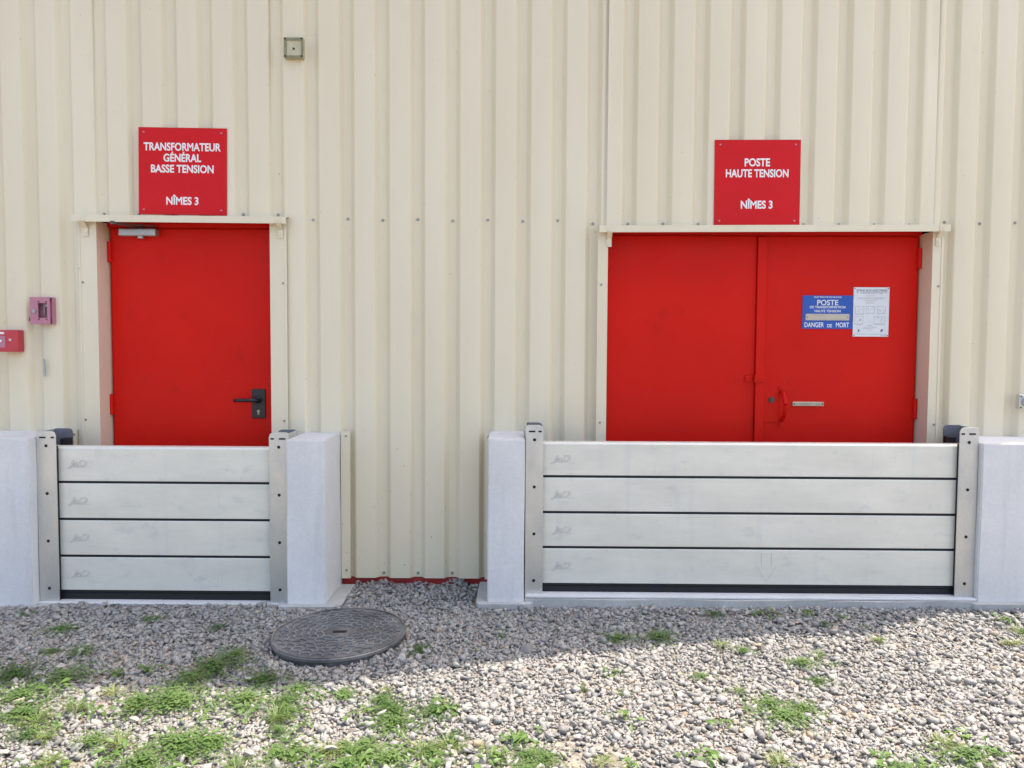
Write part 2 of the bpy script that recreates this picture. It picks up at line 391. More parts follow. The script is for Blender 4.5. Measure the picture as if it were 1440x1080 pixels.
# double door, two leaves
dl = build('door', BX(.520, 1.380, .11, .124, 0, 1.992), 'red', bld, .0025); dl['label'] = 'plain red leaf of the double door'
dr = build('door', BX(1.386, 2.305, .11, .124, 0, 1.992), 'red', bld, .0025); dr['label'] = 'red leaf of the double door with pull handle and notices'
hinge(.520, 1.0, dl); hinge(.520, 1.855, dl); hinge(2.311, 1.0, dr); hinge(2.311, 1.868, dr)
build('cover_strip', BX(1.380, 1.431, .088, .1095, .005, 1.985), 'red', dr, .0015)
bm = BX(1.324, 1.366, .098, .1095, 1.152, 1.19); box(bm, 1.37, 1.3785, .074, .0955, 1.148, 1.194); box(bm, 1.379, 1.43, .076, .0875, 1.152, 1.19)
for x, y in ((1.335, .096), (1.355, .096), (1.4, .074), (1.42, .074)): cyl(bm, (x, y, 1.171), .004, .006, seg=8)
build('latch', bm, 'red', dl, .001)
build('lock_plate', BX(1.433, 1.524, .1035, .1095, .918, 1.104), 'red', dr, .0012)
bm = bmesh.new(); cyl(bm, (1.478, .1, 1.048), .017, .008, seg=18); cyl(bm, (1.478, .094, 1.048), .011, .008, seg=16); build('lock_cylinder', bm, 'dark', dr)
bm = bmesh.new(); pts = [(1.537, .1, 1.098)] + [(1.537 + .004 * math.sin(t * math.pi), .1 - .055 * math.sin(t * math.pi) ** .6, 1.098 - .17 * t) for t in np.linspace(.06, .94, 11)] + [(1.537, .1, .928)]
tube(bm, pts, .0115, 10); box(bm, 1.522, 1.552, .103, .109, 1.096, 1.124); box(bm, 1.524, 1.554, .103, .109, .892, .93)
for z in (1.112, .908): cyl(bm, (1.537, .1015, z), .005, .005, seg=8)
build('pull_handle', bm, 'red', dr, smooth=False)
lp = build('label_holder', BX(1.602, 1.783, .1015, .1095, 1.012, 1.037), 'brass', dr, .002)
bm = BX(1.622, 1.765, .0995, .1012, 1.018, 1.031); build('label_strip', bm, 'screw', dr)
bm = bmesh.new()
for x in (1.611, 1.774): cyl(bm, (x, .1005, 1.0245), .005, .004, seg=10)
build('label_screw', bm, 'dark', dr)

# ------------------------------------------------------------------ concrete pillars, sills
def pillar(x0, x1, yf, top, label, fx0, fx1, fy, fz):
    t = thing('concrete_pillar', ((x0 + x1) / 2, yf / 2, -.06), label, 'pillar', 'pillars carrying the flood barriers')
    bm = BX(x0, x1, yf, .028, -.06, top)
    bmesh.ops.subdivide_edges(bm, edges=bm.edges, cuts=5, use_grid_fill=True)
    for v in bm.verts:
        n = Vector((math.sin(v.co.z * 7 + v.co.y * 9), math.sin(v.co.x * 11 + v.co.z * 6), math.sin(v.co.x * 8 + v.co.y * 5))) * .0018
        v.co += n
    bmesh.ops.bevel(bm, geom=[e for e in bm.edges if len(e.link_faces) == 2 and e.calc_face_angle(0) > .8], offset=.006, segments=2, affect='EDGES')
    build('shaft', bm, 'pillar', t)
    bm = bmesh.new(); prism(bm, [(fx0, -.015), (fx0 - .004, fy + .03), (fx0 + .01, fy), (fx1 - .02, fy + .006), (fx1, fy + .04), (fx1 + .003, -.015)], -.09, fz, 'XY')
    build('footing', bm, 'conc', t, .004)
    return t
pillar(-3.25, -2.570, -.362, .85, 'wide grey rendered pillar below the red call point', -3.30, -2.49, -.385, -.04)
pillar(-1.215, -1.010, -.362, .852, 'narrow grey rendered pillar behind the round manhole cover', -1.26, -.925, -.40, -.02)
pillar(-.153, .041, -.362, .866, 'narrow grey rendered pillar left free standing beside bare gravel gap', -.21, .09, -.395, .0)
pillar(2.445, 3.25, -.335, .853, 'wide grey rendered pillar with sunlit top edge', 2.40, 3.30, -.375, .012)
def sill(x0, x1, top, yf, label):
    t = thing('concrete_sill', ((x0 + x1) / 2, -.2, top - .12), label, 'sill', 'sills under the flood barriers')
    bm = BX(x0, x1, yf, .10, top - .12, top - .012)
    bmesh.ops.subdivide_edges(bm, edges=[e for e in bm.edges if abs(e.verts[0].co.x - e.verts[1].co.x) > .5], cuts=24)
    for v in bm.verts:
        if v.co.y < -.2: v.co.y += .006 * math.sin(v.co.x * 9) + random.uniform(-.003, .003); v.co.z += random.uniform(-.003, .001)
    build('base', bm, 'conc', t)
    build('screed', BX(x0 + .002, x1 - .002, yf + .014, .095, top - .0118, top), 'sill', t, .003)
sill(-2.566, -1.219, -.034, -.345, 'thin concrete sill under the shorter flood barrier')
sill(.045, 2.442, .027, -.36, 'long concrete sill under the wider flood barrier')

# ------------------------------------------------------------------ flood barriers
YF = -.305                                              # front of the post flanges
def post(root, xo, xi, z0, z1, btop):
    """U-shaped galvanised guide: xo on the pillar side, xi towards the boards"""
    s = 1 if xi > xo else -1; wd = abs(xi - xo)
    X = lambda t: xo + s * t
    def plate(y0, y1, zt, bm, c):
        prism(bm, [(X(0), z0), (X(wd), z0), (X(wd), zt - c), (X(wd - c * .3), zt - c * .3), (X(wd - c), zt), (X(.012), zt), (X(0), zt - .008)], y0, y1)
    bm = bmesh.new(); plate(YF, YF + .006, z1 - .006, bm, .024)
    p = build('post', bm, 'galv', root, .0012)
    bm = BX(min(X(0), X(.006)), max(X(0), X(.006)), YF + .0065, YF + .155, z0, z1 - .012); build('web', bm, 'galv', p)
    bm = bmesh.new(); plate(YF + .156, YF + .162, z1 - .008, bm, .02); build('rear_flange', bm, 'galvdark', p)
    bm = BX(min(X(wd - .05), X(wd + .002)), max(X(wd - .05), X(wd + .002)), YF + .118, YF + .154, z0 + .05, btop + .034); build('clamp_block', bm, 'rubber', p, .004)
    bm = BX(min(X(wd - .022), X(wd - .003)), max(X(wd - .022), X(wd - .003)), YF + .0065, YF + .026, z0 + .002, btop + .004); build('side_seal', bm, 'rubber', p)
    for i in range(4):
        bm = bmesh.new(); z = z1 - .085 - i * (z1 - z0 - .17) / 3 * 1.02
        cyl(bm, (X(wd * .5), YF - .0005, z), .0085, .002, seg=16); build('bolt_hole', bm, 'slot', p)
    for t, wv in ((.034, .017), (wd - .018, .009)):
        bm = BX(X(t) - wv, X(t) + wv, YF - .001, YF + .0005, z1 - .045, z1 - .036); build('slot', bm, 'slot', p)
    return p
def barrier(name, xl0, xl1, xr1, xr0, z0, zt, levels, seal, label, tilt, arrow, cap=True):
    root = thing(name, ((xl0 + xr0) / 2, YF + .08, z0), label, 'flood barrier', 'aluminium flood barriers across the doorways', tilt)
    post(root, xl0, xl1, z0, zt, levels[0]); post(root, xr0, xr1, z0, zt, levels[0])
    ya, yb_ = YF + .028, YF + .098
    for i in range(4):
        t, b = levels[i], levels[i + 1]
        bm = bmesh.new(); g = .013
        ch = .010 if i == 0 else .003
        prism(bm, [(ya, b + g), (ya, t - ch), (ya + ch, t), (yb_ - .008, t), (yb_, t - .008), (yb_, b + g)], xl1 - .06, xr1 + .06, 'YZ')
        bd = build('board', bm, 'alu', root, .0015)
        build('gasket', BX(xl1 - .058, xr1 + .058, ya + .002, yb_ - .01, b + .0005, b + g - .0005), 'rubber', bd)
        lx = xl1 + (.105 if i < 2 else .11)
        bm = text_bm('JaD', lx - .008, (t + b) / 2 + .008, .105, .033, ya - .0002, shear=.35, outline=.0011)
        tube(bm, [(lx - .05, ya - .0004, (t + b) / 2 - .012), (lx + .063, ya - .0004, (t + b) / 2 - .012)], .0008, 4)
        build('engraved_mark', bm, 'groove', bd)
        if i == 3:
            ax, az, sz = arrow
            P = [(-.027, .075), (.027, .075), (.027, .0), (.052, .0), (0, -.078), (-.052, .0), (-.027, .0)]
            bm = bmesh.new()
            for q, r_ in zip(P, P[1:] + P[:1]):
                tube(bm, [(ax + q[0] * sz, ya - .0003, az + q[1] * sz), (ax + r_[0] * sz, ya - .0003, az + r_[1] * sz)], .0011 * sz ** 1.5, 4)
            build('engraved_arrow', bm, 'groove', bd)
    build('bottom_seal', BX(xl1 - .058, xr1 + .058, ya + .004, yb_, seal, levels[4] - .0005), 'rubber', root, .003)
    return root
barrier('flood_barrier', -2.567, -2.462, -1.322, -1.217, -.034, .892, (.800, .601, .400, .199, .006), -.0335, 'four board aluminium flood barrier across the single door', .0, (-1.765, .150, .62))
barrier('flood_barrier', .046, .140, 2.342, 2.443, .027, .94, (.840, .649, .455, .265, .063), .0275, 'wide four board aluminium flood barrier across the double door', .0, (1.345, .172, 1.0))

# ------------------------------------------------------------------ signs
def red_sign(cx, cz, w_, h_, tilt, lines, label):
    t = thing('red_sign', (cx, -.003, cz - h_ / 2), label, 'sign', None, tilt)
    build('plate', BX(cx - w_ / 2, cx + w_ / 2, -.0075, -.0032, cz - h_ / 2, cz + h_ / 2), 'signred', t, .0008)
    for s, dz, wd in lines: build('lettering', text_bm(s, cx - .002, cz + dz, wd, .042, -.0078, .031), 'white', t)
    for sx in (-1, 1):
        for sz in (-1, 1):
            bm = bmesh.new(); cyl(bm, (cx + sx * (w_ / 2 - .03), -.0085, cz + sz * (h_ / 2 - .027)), .0055, .003, seg=10); build('rivet', bm, 'pink', t)
red_sign(-1.892, 2.3235, .498, .484, .75, (('TRANSFORMATEUR', .136, .435), ('GÉNÉRAL', .075, .212), ('BASSE TENSION', .014, .354), ('NÎMES 3', -.164, .182)), 'square red sign reading TRANSFORMATEUR GÉNÉRAL BASSE TENSION above the single door')
red_sign(1.338, 2.272, .480, .475, -.25, (('POSTE', .113, .142), ('HAUTE TENSION', .0526, .35), ('NÎMES 3', -.121, .178)), 'square red sign reading POSTE HAUTE TENSION above the double door')
# blue enamel plate
YD = .1095
t = thing('blue_warning_plate', (1.792, .108, 1.461), 'blue enamel plate reading POSTE and DANGER DE MORT on door', 'sign')
build('plate', BX(1.647, 1.938, .1058, YD - .0005, 1.461, 1.654), 'blue', t, .001)
for s, z, wd, cap in (('ELECTRICITE DE FRANCE', 1.644, .158, .0085), ('POSTE', 1.613, .122, .03), ('DE TRANSFORMATION', 1.5865, .205, .0135), ('HAUTE TENSION', 1.564, .15, .0135), ('DANGER', 1.4845, .112, .027), ('DE', 1.4795, .028, .019), ('MORT', 1.4845, .076, .027)):
    cx = {'DANGER': 1.717, 'DE': 1.806, 'MORT': 1.880}.get(s, 1.792)
    build('lettering', text_bm(s, cx, z, wd, cap, .1053, .022 if cap < .02 else .018, .0004), 'white', t)
build('number_strip', BX(1.666, 1.918, .1030, .1056, 1.510, 1.5475), 'plaster', t, .0008)
bm = bmesh.new()
for x in (1.676, 1.908): cyl(bm, (x, .1025, 1.5285), .0035, .003, seg=8)
for z in (1.518, 1.54):
    for i in range(22): cyl(bm, (1.69 + i * .0097, .1029, z), .0014, .001, seg=6)
build('strip_dots', bm, 'ink', t)
# white first-aid notice
t = thing('white_notice', (2.042, .108, 1.417), 'white printed notice of electric shock first aid instructions beside the blue plate', 'sign')
build('plate', BX(1.940, 2.146, .1048, YD - .0005, 1.417, 1.702), 'paper', t, .0008)
yt = .1044
build('lettering', text_bm('SOINS AUX ELECTRISES', 2.045, 1.6835, .178, .0125, yt, .02, .0003), 'ink', t)
bm = text_bm('LE SECOURS AUX VICTIMES', 2.043, 1.669, .13, .006, yt, .02, .0003); box(bm, 1.955, 1.968, yt - .0003, yt + .0003, 1.668, 1.671); box(bm, 2.118, 2.131, yt - .0003, yt + .0003, 1.668, 1.671)
build('lettering', bm, 'ink', t)
bm = bmesh.new()
def line(x0, x1, z, h=.0016):
    x = x0
    while x < x1 - .003:
        wd = random.uniform(.005, .016); box(bm, x, min(x + wd, x1), yt - .0002, yt + .0003, z - h / 2, z + h / 2); x += wd + .003
for x0, x1, z in ((2.01, 2.065, 1.652), (1.965, 2.13, 1.641), (1.965, 2.11, 1.635), (2.0, 2.075, 1.627), (2.015, 2.055, 1.617), (2.01, 2.06, 1.61), (2.02, 2.055, 1.481), (2.005, 2.08, 1.472), (2.0, 2.06, 1.465), (2.02, 2.05, 1.456), (1.95, 2.13, 1.432), (2.1, 2.135, 1.425), (1.95, 1.99, 1.486), (2.07, 2.12, 1.488)): line(x0, x1, z)
def frame(x0, x1, z0, z1):
    for a in ((x0, x1, z0, z0 + .001), (x0, x1, z1 - .001, z1), (x0, x0 + .001, z0, z1), (x1 - .001, x1, z0, z1)): box(bm, a[0], a[1], yt - .0002, yt + .0003, a[2], a[3])
    for i in range(7):
        x = random.uniform(x0 + .008, x1 - .014); z = random.uniform(z0 + .007, z1 - .007)
        q = random.uniform(.003, .009); tube(bm, [(x, yt, z), (x + q, yt, z + random.uniform(-.009, .009))], .0006, 4)
    line(x0, x1, z0 - .004, .0012)
for f in ((1.952, 2.001, 1.548, 1.592), (2.013, 2.062, 1.553, 1.592), (2.078, 2.126, 1.553, 1.592), (1.950, 1.998, 1.49, 1.533), (2.06, 2.124, 1.492, 1.533)): frame(*f)
build('print', bm, 'ink', t)['kind'] = 'stuff'
bm = bmesh.new()
prism(bm, [(1.968, 1.444), (1.974, 1.443), (1.98, 1.457), (1.974, 1.462), (1.970, 1.455)], yt - .0003, yt + .0003); prism(bm, [(2.098, 1.447), (2.108, 1.444), (2.115, 1.455), (2.108, 1.463), (2.101, 1.456)], yt - .0003, yt + .0003)
for x, z in ((1.947, 1.695), (2.139, 1.695), (1.947, 1.424), (2.139, 1.424)): cyl(bm, (x, .1042, z), .0035, .002, seg=8)
build('figure_print', bm, 'ink', t)

# ------------------------------------------------------------------ wall boxes
t = thing('key_box', (-2.69, -.018, 1.46), 'faded pink emergency key box with small window and hanging striker', 'key box')
x0, x1, z0, z1, yb = -2.752, -2.627, 1.462, 1.613, -.038
bm = bmesh.new()
for a in ((x0, x1, -.032, -.001, z0, z0 + .003), (x0, x1, -.032, -.001, z1 - .003, z1), (x0, x0 + .003, -.032, -.001, z0 + .003, z1 - .003), (x1 - .003, x1, -.032, -.001, z0 + .003, z1 - .003), (x0 + .003, x1 - .003, -.006, -.001, z0 + .003, z1 - .003)): box(bm, *a)
build('case', bm, 'pink', t)
bm = bmesh.new(); wx0, wx1, wz0, wz1 = -2.706, -2.655, 1.497, 1.580
for a in ((x0 - .001, wx0, z0 - .001, z1 + .001), (wx1, x1 - .012, z0 - .001, z1 + .001), (wx0, wx1, z0 - .001, wz0), (wx0, wx1, wz1, z1 + .001)): box(bm, a[0], a[1], yb, -.0325, a[2], a[3])
build('lid', bm, 'pink', t)
build('pane', BX(wx0 + .0005, wx1 - .0005, -.0355, -.0335, wz0 + .0005, wz1 - .0005), 'glass', t)
bm = bmesh.new()
for x in (wx0 + .004, wx1 - .004):
    for z in (wz0 - .008, wz1 + .008): cyl(bm, (x, yb - .001, z), .0045, .003, seg=8)
build('lid_screw', bm, 'dark', t)
bm = bmesh.new(); cyl(bm, (-2.725, yb - .004, 1.534), .0105, .009, seg=14); cyl(bm, (-2.725, yb - .010, 1.534), .006, .004, seg=10); build('lock', bm, 'silver', t)
bm = bmesh.new(); tube(bm, [(-2.686, -.014, 1.575), (-2.684, -.016, 1.535), (-2.682, -.015, 1.515)], .004, 6); cyl(bm, (-2.674, -.016, 1.568), .008, .004); build('key', bm, 'silver', t)
bm = bmesh.new(); tube(bm, [(-2.758, -.028, 1.50), (-2.758, -.028, 1.478)], .007, 8); build('striker_clip', bm, 'dark', t)
bm = bmesh.new(); cx = -2.692
for i in range(18):
    z = 1.452 - i * .0101; o_ = .0022 if i % 2 else 0
    ring = [(cx + .0000 + (.0032 * math.cos(q) if i % 2 else 0) + .0012 * math.sin(i), -.02 + (0 if i % 2 else .0032 * math.cos(q)), z + .0062 * math.sin(q)) for q in np.linspace(0, 2 * math.pi, 7)]
    tube(bm, ring, .0011, 4)
tube(bm, [(cx, -.02, 1.462), (cx, -.02, 1.452)], .0014, 4)
build('chain', bm, 'chain', t)
bm = bmesh.new(); tube(bm, [(cx, -.02, 1.272), (cx + .001, -.02, 1.262)], .003, 6); tube(bm, [(cx + .001, -.02, 1.262), (cx + .001, -.02, 1.255), (cx + .003, -.02, 1.165)], .0072, 8); build('striker', bm, 'chain', t)

t = thing('call_point', (-2.875, -.03, 1.304), 'bright red manual fire alarm call point beside the key box', 'call point')
build('case', BX(-2.942, -2.812, -.056, -.001, 1.304, 1.428), 'callred', t, .005, 2)
build('window', BX(-2.935, -2.884, -.0585, -.0562, 1.328, 1.394), 'pink', t, .001)
build('label_plate', BX(-2.93, -2.89, -.0585, -.0562, 1.404, 1.416), 'white', t)
bm = BX(-2.863, -2.851, -.0582, -.0562, 1.366, 1.369); box(bm, -2.863, -2.86, -.0582, -.0562, 1.3695, 1.378); box(bm, -2.854, -2.851, -.0582, -.0562, 1.3695, 1.378); box(bm, -2.8595, -2.8545, -.0582, -.0562, 1.3745, 1.378); build('symbol', bm, 'white', t)
bm = bmesh.new(); cyl(bm, (-2.909, -.0595, 1.366), .007, .002, seg=12); build('press_mark', bm, 'white', t)

t = thing('junction_box', (-1.25, -.018, 2.93), 'small square junction box with clear lid high on the wall', 'junction box')
x0, x1, z0, z1 = -1.304, -1.198, 2.943, 3.052
bm = bmesh.new()
for a in ((x0, x1, z0, z0 + .012), (x0, x1, z1 - .012, z1), (x0, x0 + .012, z0 + .012, z1 - .012), (x1 - .012, x1, z0 + .012, z1 - .012)): box(bm, a[0], a[1], -.034, -.001, a[2], a[3])
build('case', bm, 'grey', t)
build('back_plate', BX(x0 + .0125, x1 - .0125, -.026, -.002, z0 + .0125, z1 - .0125), 'olive', t)
bm = bmesh.new(); cyl(bm, ((x0 + x1) / 2, -.028, (z0 + z1) / 2 - .004), .006, .008, seg=10); build('centre_screw', bm, 'dark', t)
bm = bmesh.new()
for x in (x0 + .007, x1 - .007):
    for z in (z0 + .007, z1 - .007): cyl(bm, (x, -.0405, z), .0045, .004, seg=10)
build('lid_screw', bm, 'slot', t)
build('lid', BX(x0, x1, -.0385, -.0345, z0, z1), 'glass', t, .003)

t = thing('socket_plate', (2.865, -.02, 1.012), 'small grey metal plate with round fitting at wall', 'socket')
build('plate', BX(2.826, 2.906, -.034, -.001, 1.012, 1.094), 'galv', t, .003)
bm = bmesh.new(); cyl(bm, (2.866, -.042, 1.053), .028, .016, seg=20); build('round_fitting', bm, 'silver', t)
for x in (2.834, 2.898):
    for z in (1.021, 1.085):
        bm = bmesh.new(); cyl(bm, (x, -.035, z), .005, .004, seg=8); build('screw', bm, 'dark', t)

# ------------------------------------------------------------------ manhole cover
MX, MY, MR, MZ = -.83, -.815, .312, -.055
t = thing('manhole_cover', (MX, MY, MZ - .03), 'round black cast iron manhole cover lying on the gravel', 'manhole cover', None, -1.2)
t.rotation_euler = (R(.8), R(-1.2), 0)
bm = bmesh.new(); cyl(bm, (MX, MY, MZ + .005), MR - .012, .07, 'Z', 56); build('frame_ring', bm, 'iron', t)
bm = bmesh.new(); cyl(bm, (MX, MY, MZ + .050), MR, .018, 'Z', 64); build('lid', bm, 'iron', t, .003)
bm = bmesh.new()
for a in range(64):
    a0, a1 = 2 * math.pi * a / 64, 2 * math.pi * (a + 1) / 64
    P = [(MX + r_ * math.cos(q), MY + r_ * math.sin(q)) for r_, q in ((MR - .004, a0), (MR - .004, a1), (MR - .013, a1), (MR - .013, a0))]
    prism(bm, P, MZ + .0585, MZ + .0635, 'XY')
bmesh.ops.remove_doubles(bm, verts=bm.verts, dist=.0001)
build('rim', bm, 'iron', t)
bm = bmesh.new()
for ring in range(0, 9):
    rr = .046 + ring * .0315; n = max(6, int(2 * math.pi * rr / .052))
    if rr > MR - .026: continue
    for k in range(n):
        q = 2 * math.pi * (k + .5 * (ring % 2)) / n + .1 * math.sin(ring); c, s_ = math.cos(q), math.sin(q)
        if math.hypot(rr * c, rr * s_) < .05: continue
        def pt(u, v): return (MX + (rr + v) * c - u * s_, MY + (rr + v) * s_ + u * c)
        L = .0235
        for sg in (-1, 1): prism(bm, [pt(0, .009), pt(sg * L, -.006), pt(sg * L, -.0135), pt(0, .0015)], MZ + .0585, MZ + .0645, 'XY')
        prism(bm, [pt(-.003, .0092), pt(.003, .0092), pt(.003, .022), pt(-.003, .022)], MZ + .0585, MZ + .0638, 'XY')
o = build('tread_relief', bm, 'worn', t); o['kind'] = 'stuff'
bm = BX(MX - .028, MX + .032, MY - .014, MY + .014, MZ + .0586, MZ + .0606); build('lifting_slot', bm, 'slot', t)
bm = bmesh.new(); tube(bm, [(MX - .03, MY + .003, MZ + .063), (MX + .035, MY - .004, MZ + .064)], .0045, 6); build('lifting_bar', bm, 'dark', t)

# ------------------------------------------------------------------ gravel
def hull(n, flat):
    """broken stone: the hull of a skewed, jittered slab with some corners knocked off"""
    bm = bmesh.new(); lx, ly = random.uniform(.9, 1.35), random.uniform(.6, .95); sk = random.uniform(-.5, .5)
    cs = [(a, b, c) for a in (-1, 1) for b in (-1, 1) for c in (-1, 1)]; random.shuffle(cs)
    for a, b, c in cs[:max(6, min(8, n - 1))]:
        x = a * lx * random.uniform(.6, 1.05) + sk * b * .5; y = b * ly * random.uniform(.55, 1.1); z = c * flat * random.uniform(.5, 1.15)
        bm.verts.new((x, y, z))
    for _ in range(n - 8): bm.verts.new(Vector(rng.normal(size=3)).normalized() * random.uniform(.7, 1.))
    r_ = bmesh.ops.convex_hull(bm, input=bm.verts)
    bmesh.ops.delete(bm, geom=[g for g in r_['geom_interior'] if isinstance(g, bmesh.types.BMVert)], context='VERTS')
    bmesh.ops.triangulate(bm, faces=bm.faces); bmesh.ops.recalc_face_normals(bm, faces=bm.faces)
    bm.verts.index_update()
    return bm
protos = []
for i in range(24):
    bm = hull(random.choice((7, 8, 8, 9)), random.uniform(.28, .6))
    protos.append((np.array([v.co[:] for v in bm.verts]), np.array([[v.index for v in f.verts] for f in bm.faces]))); bm.free()
BLOCK = [(-3.31, -2.48, -.38, 1), (-2.5, -1.2, -.342, 1), (-1.27, -.92, -.395, 1), (-.22, .095, -.39, 1), (.08, 2.37, -.36, 1), (2.35, 3.31, -.37, 1)]
SOIL = [(.16, -1.86, .22), (.30, -1.84, .16), (-1.0, -1.98, .12)]
def scatter(n, x0, x1, y0, y1, smin, smax):
    x = rng.uniform(x0, x1, n); y = rng.uniform(y0, y1, n)
    keep = np.ones(n, bool)
    for a, b, c, _ in BLOCK: keep &= ~((x > a) & (x < b) & (y > c))
    keep &= ~(((x - MX) ** 2 + (y - MY) ** 2) < (MR - .005) ** 2)
    for a, b, r_ in SOIL: keep &= ~((((x - a) ** 2 + ((y - b) * 1.6) ** 2) < r_ ** 2) & (rng.random(n) < .5))
    keep &= y < -.0
    x, y = x[keep], y[keep]; m = len(x)
    s = np.clip(np.exp(rng.normal(math.log(smin), .42, m)), smin * .4, smax)
    return x, y, s
parts = [scatter(118000, -3.3, 3.3, -2.35, .02, .0069, .019), scatter(16000, -5, 5, -4.9, -2.3, .012, .026), scatter(3500, -5, -3.3, -2.3, -.02, .012, .026), scatter(3500, 3.3, 5, -2.3, -.02, .012, .026)]
gx = np.concatenate([p[0] for p in parts]); gy = np.concatenate([p[1] for p in parts]); gs = np.concatenate([p[2] for p in parts])
N = len(gx)
gzv = -.037 + .004 * np.clip(gx, -4, 4) + np.where(gy < -.45, .012 * np.sin(2.1 * gx + 1.3 * gy) * np.sin(1.7 * gy - .8 * gx), 0) + gs * rng.uniform(-.15, .8, N) + .002
near_wall = np.clip((gy + .45) / .45, 0, 1); gzv += near_wall * (.022 + .008 * np.sin(gx * 31) + .006 * np.sin(gx * 13)) * ((gx > -.93) & (gx < -.2))
tone = np.clip(rng.beta(2.2, 2.2, N) + .10 * np.sin(gx * 3 + gy * 5), 0, 1)
pid = rng.integers(0, len(protos), N)
yaw = rng.uniform(0, 2 * np.pi, N); tx = rng.normal(0, .5, N); ty = rng.normal(0, .5, N)
def rotm(a, b, c):
    ca, sa, cb, sb, cc, sc = np.cos(a), np.sin(a), np.cos(b), np.sin(b), np.cos(c), np.sin(c)
    z, o = np.zeros_like(a), np.ones_like(a)
    Rz = np.stack([np.stack([ca, -sa, z], -1), np.stack([sa, ca, z], -1), np.stack([z, z, o], -1)], -2)
    Rx = np.stack([np.stack([o, z, z], -1), np.stack([z, cb, -sb], -1), np.stack([z, sb, cb], -1)], -2)
    Ry = np.stack([np.stack([cc, z, sc], -1), np.stack([z, o, z], -1), np.stack([-sc, z, cc], -1)], -2)
    return Rz @ Rx @ Ry
RM = rotm(yaw, tx, ty)
VV, FF, TT, base = [], [], [], 0
for k, (v, f) in enumerate(protos):
    ix = np.where(pid == k)[0]
    P = np.einsum('nij,vj->nvi', RM[ix], v) * gs[ix, None, None] + np.stack([gx[ix], gy[ix], gzv[ix]], -1)[:, None, :]
    VV.append(P.reshape(-1, 3)); FF.append((f[None] + (base + np.arange(len(ix)) * len(v))[:, None, None]).reshape(-1, 3))
    TT.append(np.repeat(tone[ix], len(f))); base += len(ix) * len(v)
VV = np.concatenate(VV); FF = np.concatenate(FF); TT = np.concatenate(TT)
me = bpy.data.meshes.new('gravel'); me.vertices.add(len(VV)); me.vertices.foreach_set('co', VV.astype(np.float32).ravel())
me.loops.add(FF.size); me.loops.foreach_set('vertex_index', FF.astype(np.int32).ravel())
me.polygons.add(len(FF)); me.polygons.foreach_set('loop_start', np.arange(0, FF.size, 3, dtype=np.int32))
at = me.attributes.new('tone', 'FLOAT', 'FACE'); at.data.foreach_set('value', TT.astype(np.float32))
me.update(calc_edges=True); me.materials.append(M['stone'])
go = bpy.data.objects.new('gravel', me); COL.objects.link(go); tag(go, 'loose crushed grey gravel spread along the building', 'gravel', kind='stuff')
# the larger stones, one by one
smesh = []
for i in range(12):
    bm = bmesh.new()
    for _ in range(random.choice((13, 16, 19))):
        v = Vector(rng.normal(size=3)).normalized() * random.uniform(.75, 1.1); bm.verts.new((v.x * 1.15, v.y * .9, v.z * .62))
    hl = bmesh.ops.convex_hull(bm, input=bm.verts)
    bmesh.ops.delete(bm, geom=[g for g in hl['geom_interior'] if isinstance(g, bmesh.types.BMVert)], context='VERTS')
    bmesh.ops.recalc_face_normals(bm, faces=bm.faces)
    m_ = bpy.data.meshes.new('stone'); bm.to_mesh(m_); bm.free(); m_.materials.append(M['stone1']); smesh.append(m_)
big = [(.053, -.983, .042), (.649, -1.40, .026), (-.628, -1.824, .034), (1.809, -1.523, .03), (.832, -1.702, .03), (-.5, -1.066, .032), (.593, -1.298, .03), (.605, -1.916, .034), (.97, -1.931, .028), (-.436, -1.126, .03)]
while len(big) < 280:
    x, y = random.uniform(-2.7, 2.7), -2.05 + 1.6 * random.random() ** 1.3
    if abs(x) > (y + 4.37) * .69 or (x - MX) ** 2 + (y - MY) ** 2 < .36 ** 2 or y > -.5: continue
    big.append((x, y, random.uniform(.014, .022)))
for x, y, s in big:
    o = bpy.data.objects.new('stone', random.choice(smesh)); COL.objects.link(o); o.parent = ground
    o.location = (x, y, gz(x, y) + .009 + s * .22); o.scale = (s, s * random.uniform(.75, 1), s * random.uniform(.7, 1))
    o.rotation_euler = (random.gauss(0, .25), random.gauss(0, .25), random.uniform(0, 6.28))

# ------------------------------------------------------------------ weeds
def leaf_bm(bm, base, yaw_, L, W, lift, droop, fold=.25, prof_=(0, .55, 1, .85, 0)):
    c, s = math.cos(yaw_), math.sin(yaw_); rows = []
    n = len(prof_) - 1
    for i, p in enumerate(prof_):
        t_ = i / n; d = L * t_; z = lift * d - droop * d * d / L
        w_ = W * p / 2
        f = lambda u, dz: bm.verts.new((base[0] + c * d - s * u, base[1] + s * d + c * u, base[2] + z + dz))
        rows.append([f(0, 0)] if w_ < 1e-6 else [f(-w_, w_ * fold), f(0, 0), f(w_, w_ * fold)])
    for a, b in zip(rows, rows[1:]):
        if len(a) == 1 and len(b) == 3: bm.faces.new((a[0], b[1], b[0])); bm.faces.new((a[0], b[2], b[1]))
        elif len(a) == 3 and len(b) == 1: bm.faces.new((a[0], a[1], b[0])); bm.faces.new((a[1], a[2], b[0]))
        else: bm.faces.new((a[0], a[1], b[1], b[0])); bm.faces.new((a[1], a[2], b[2], b[1]))
def lmesh(name, bm, mat):
    m_ = bpy.data.meshes.new(name); bm.to_mesh(m_); bm.free(); m_.materials.append(M[mat])
    m_.polygons.foreach_set('use_smooth', [True] * len(m_.polygons)); return m_
leafs = []
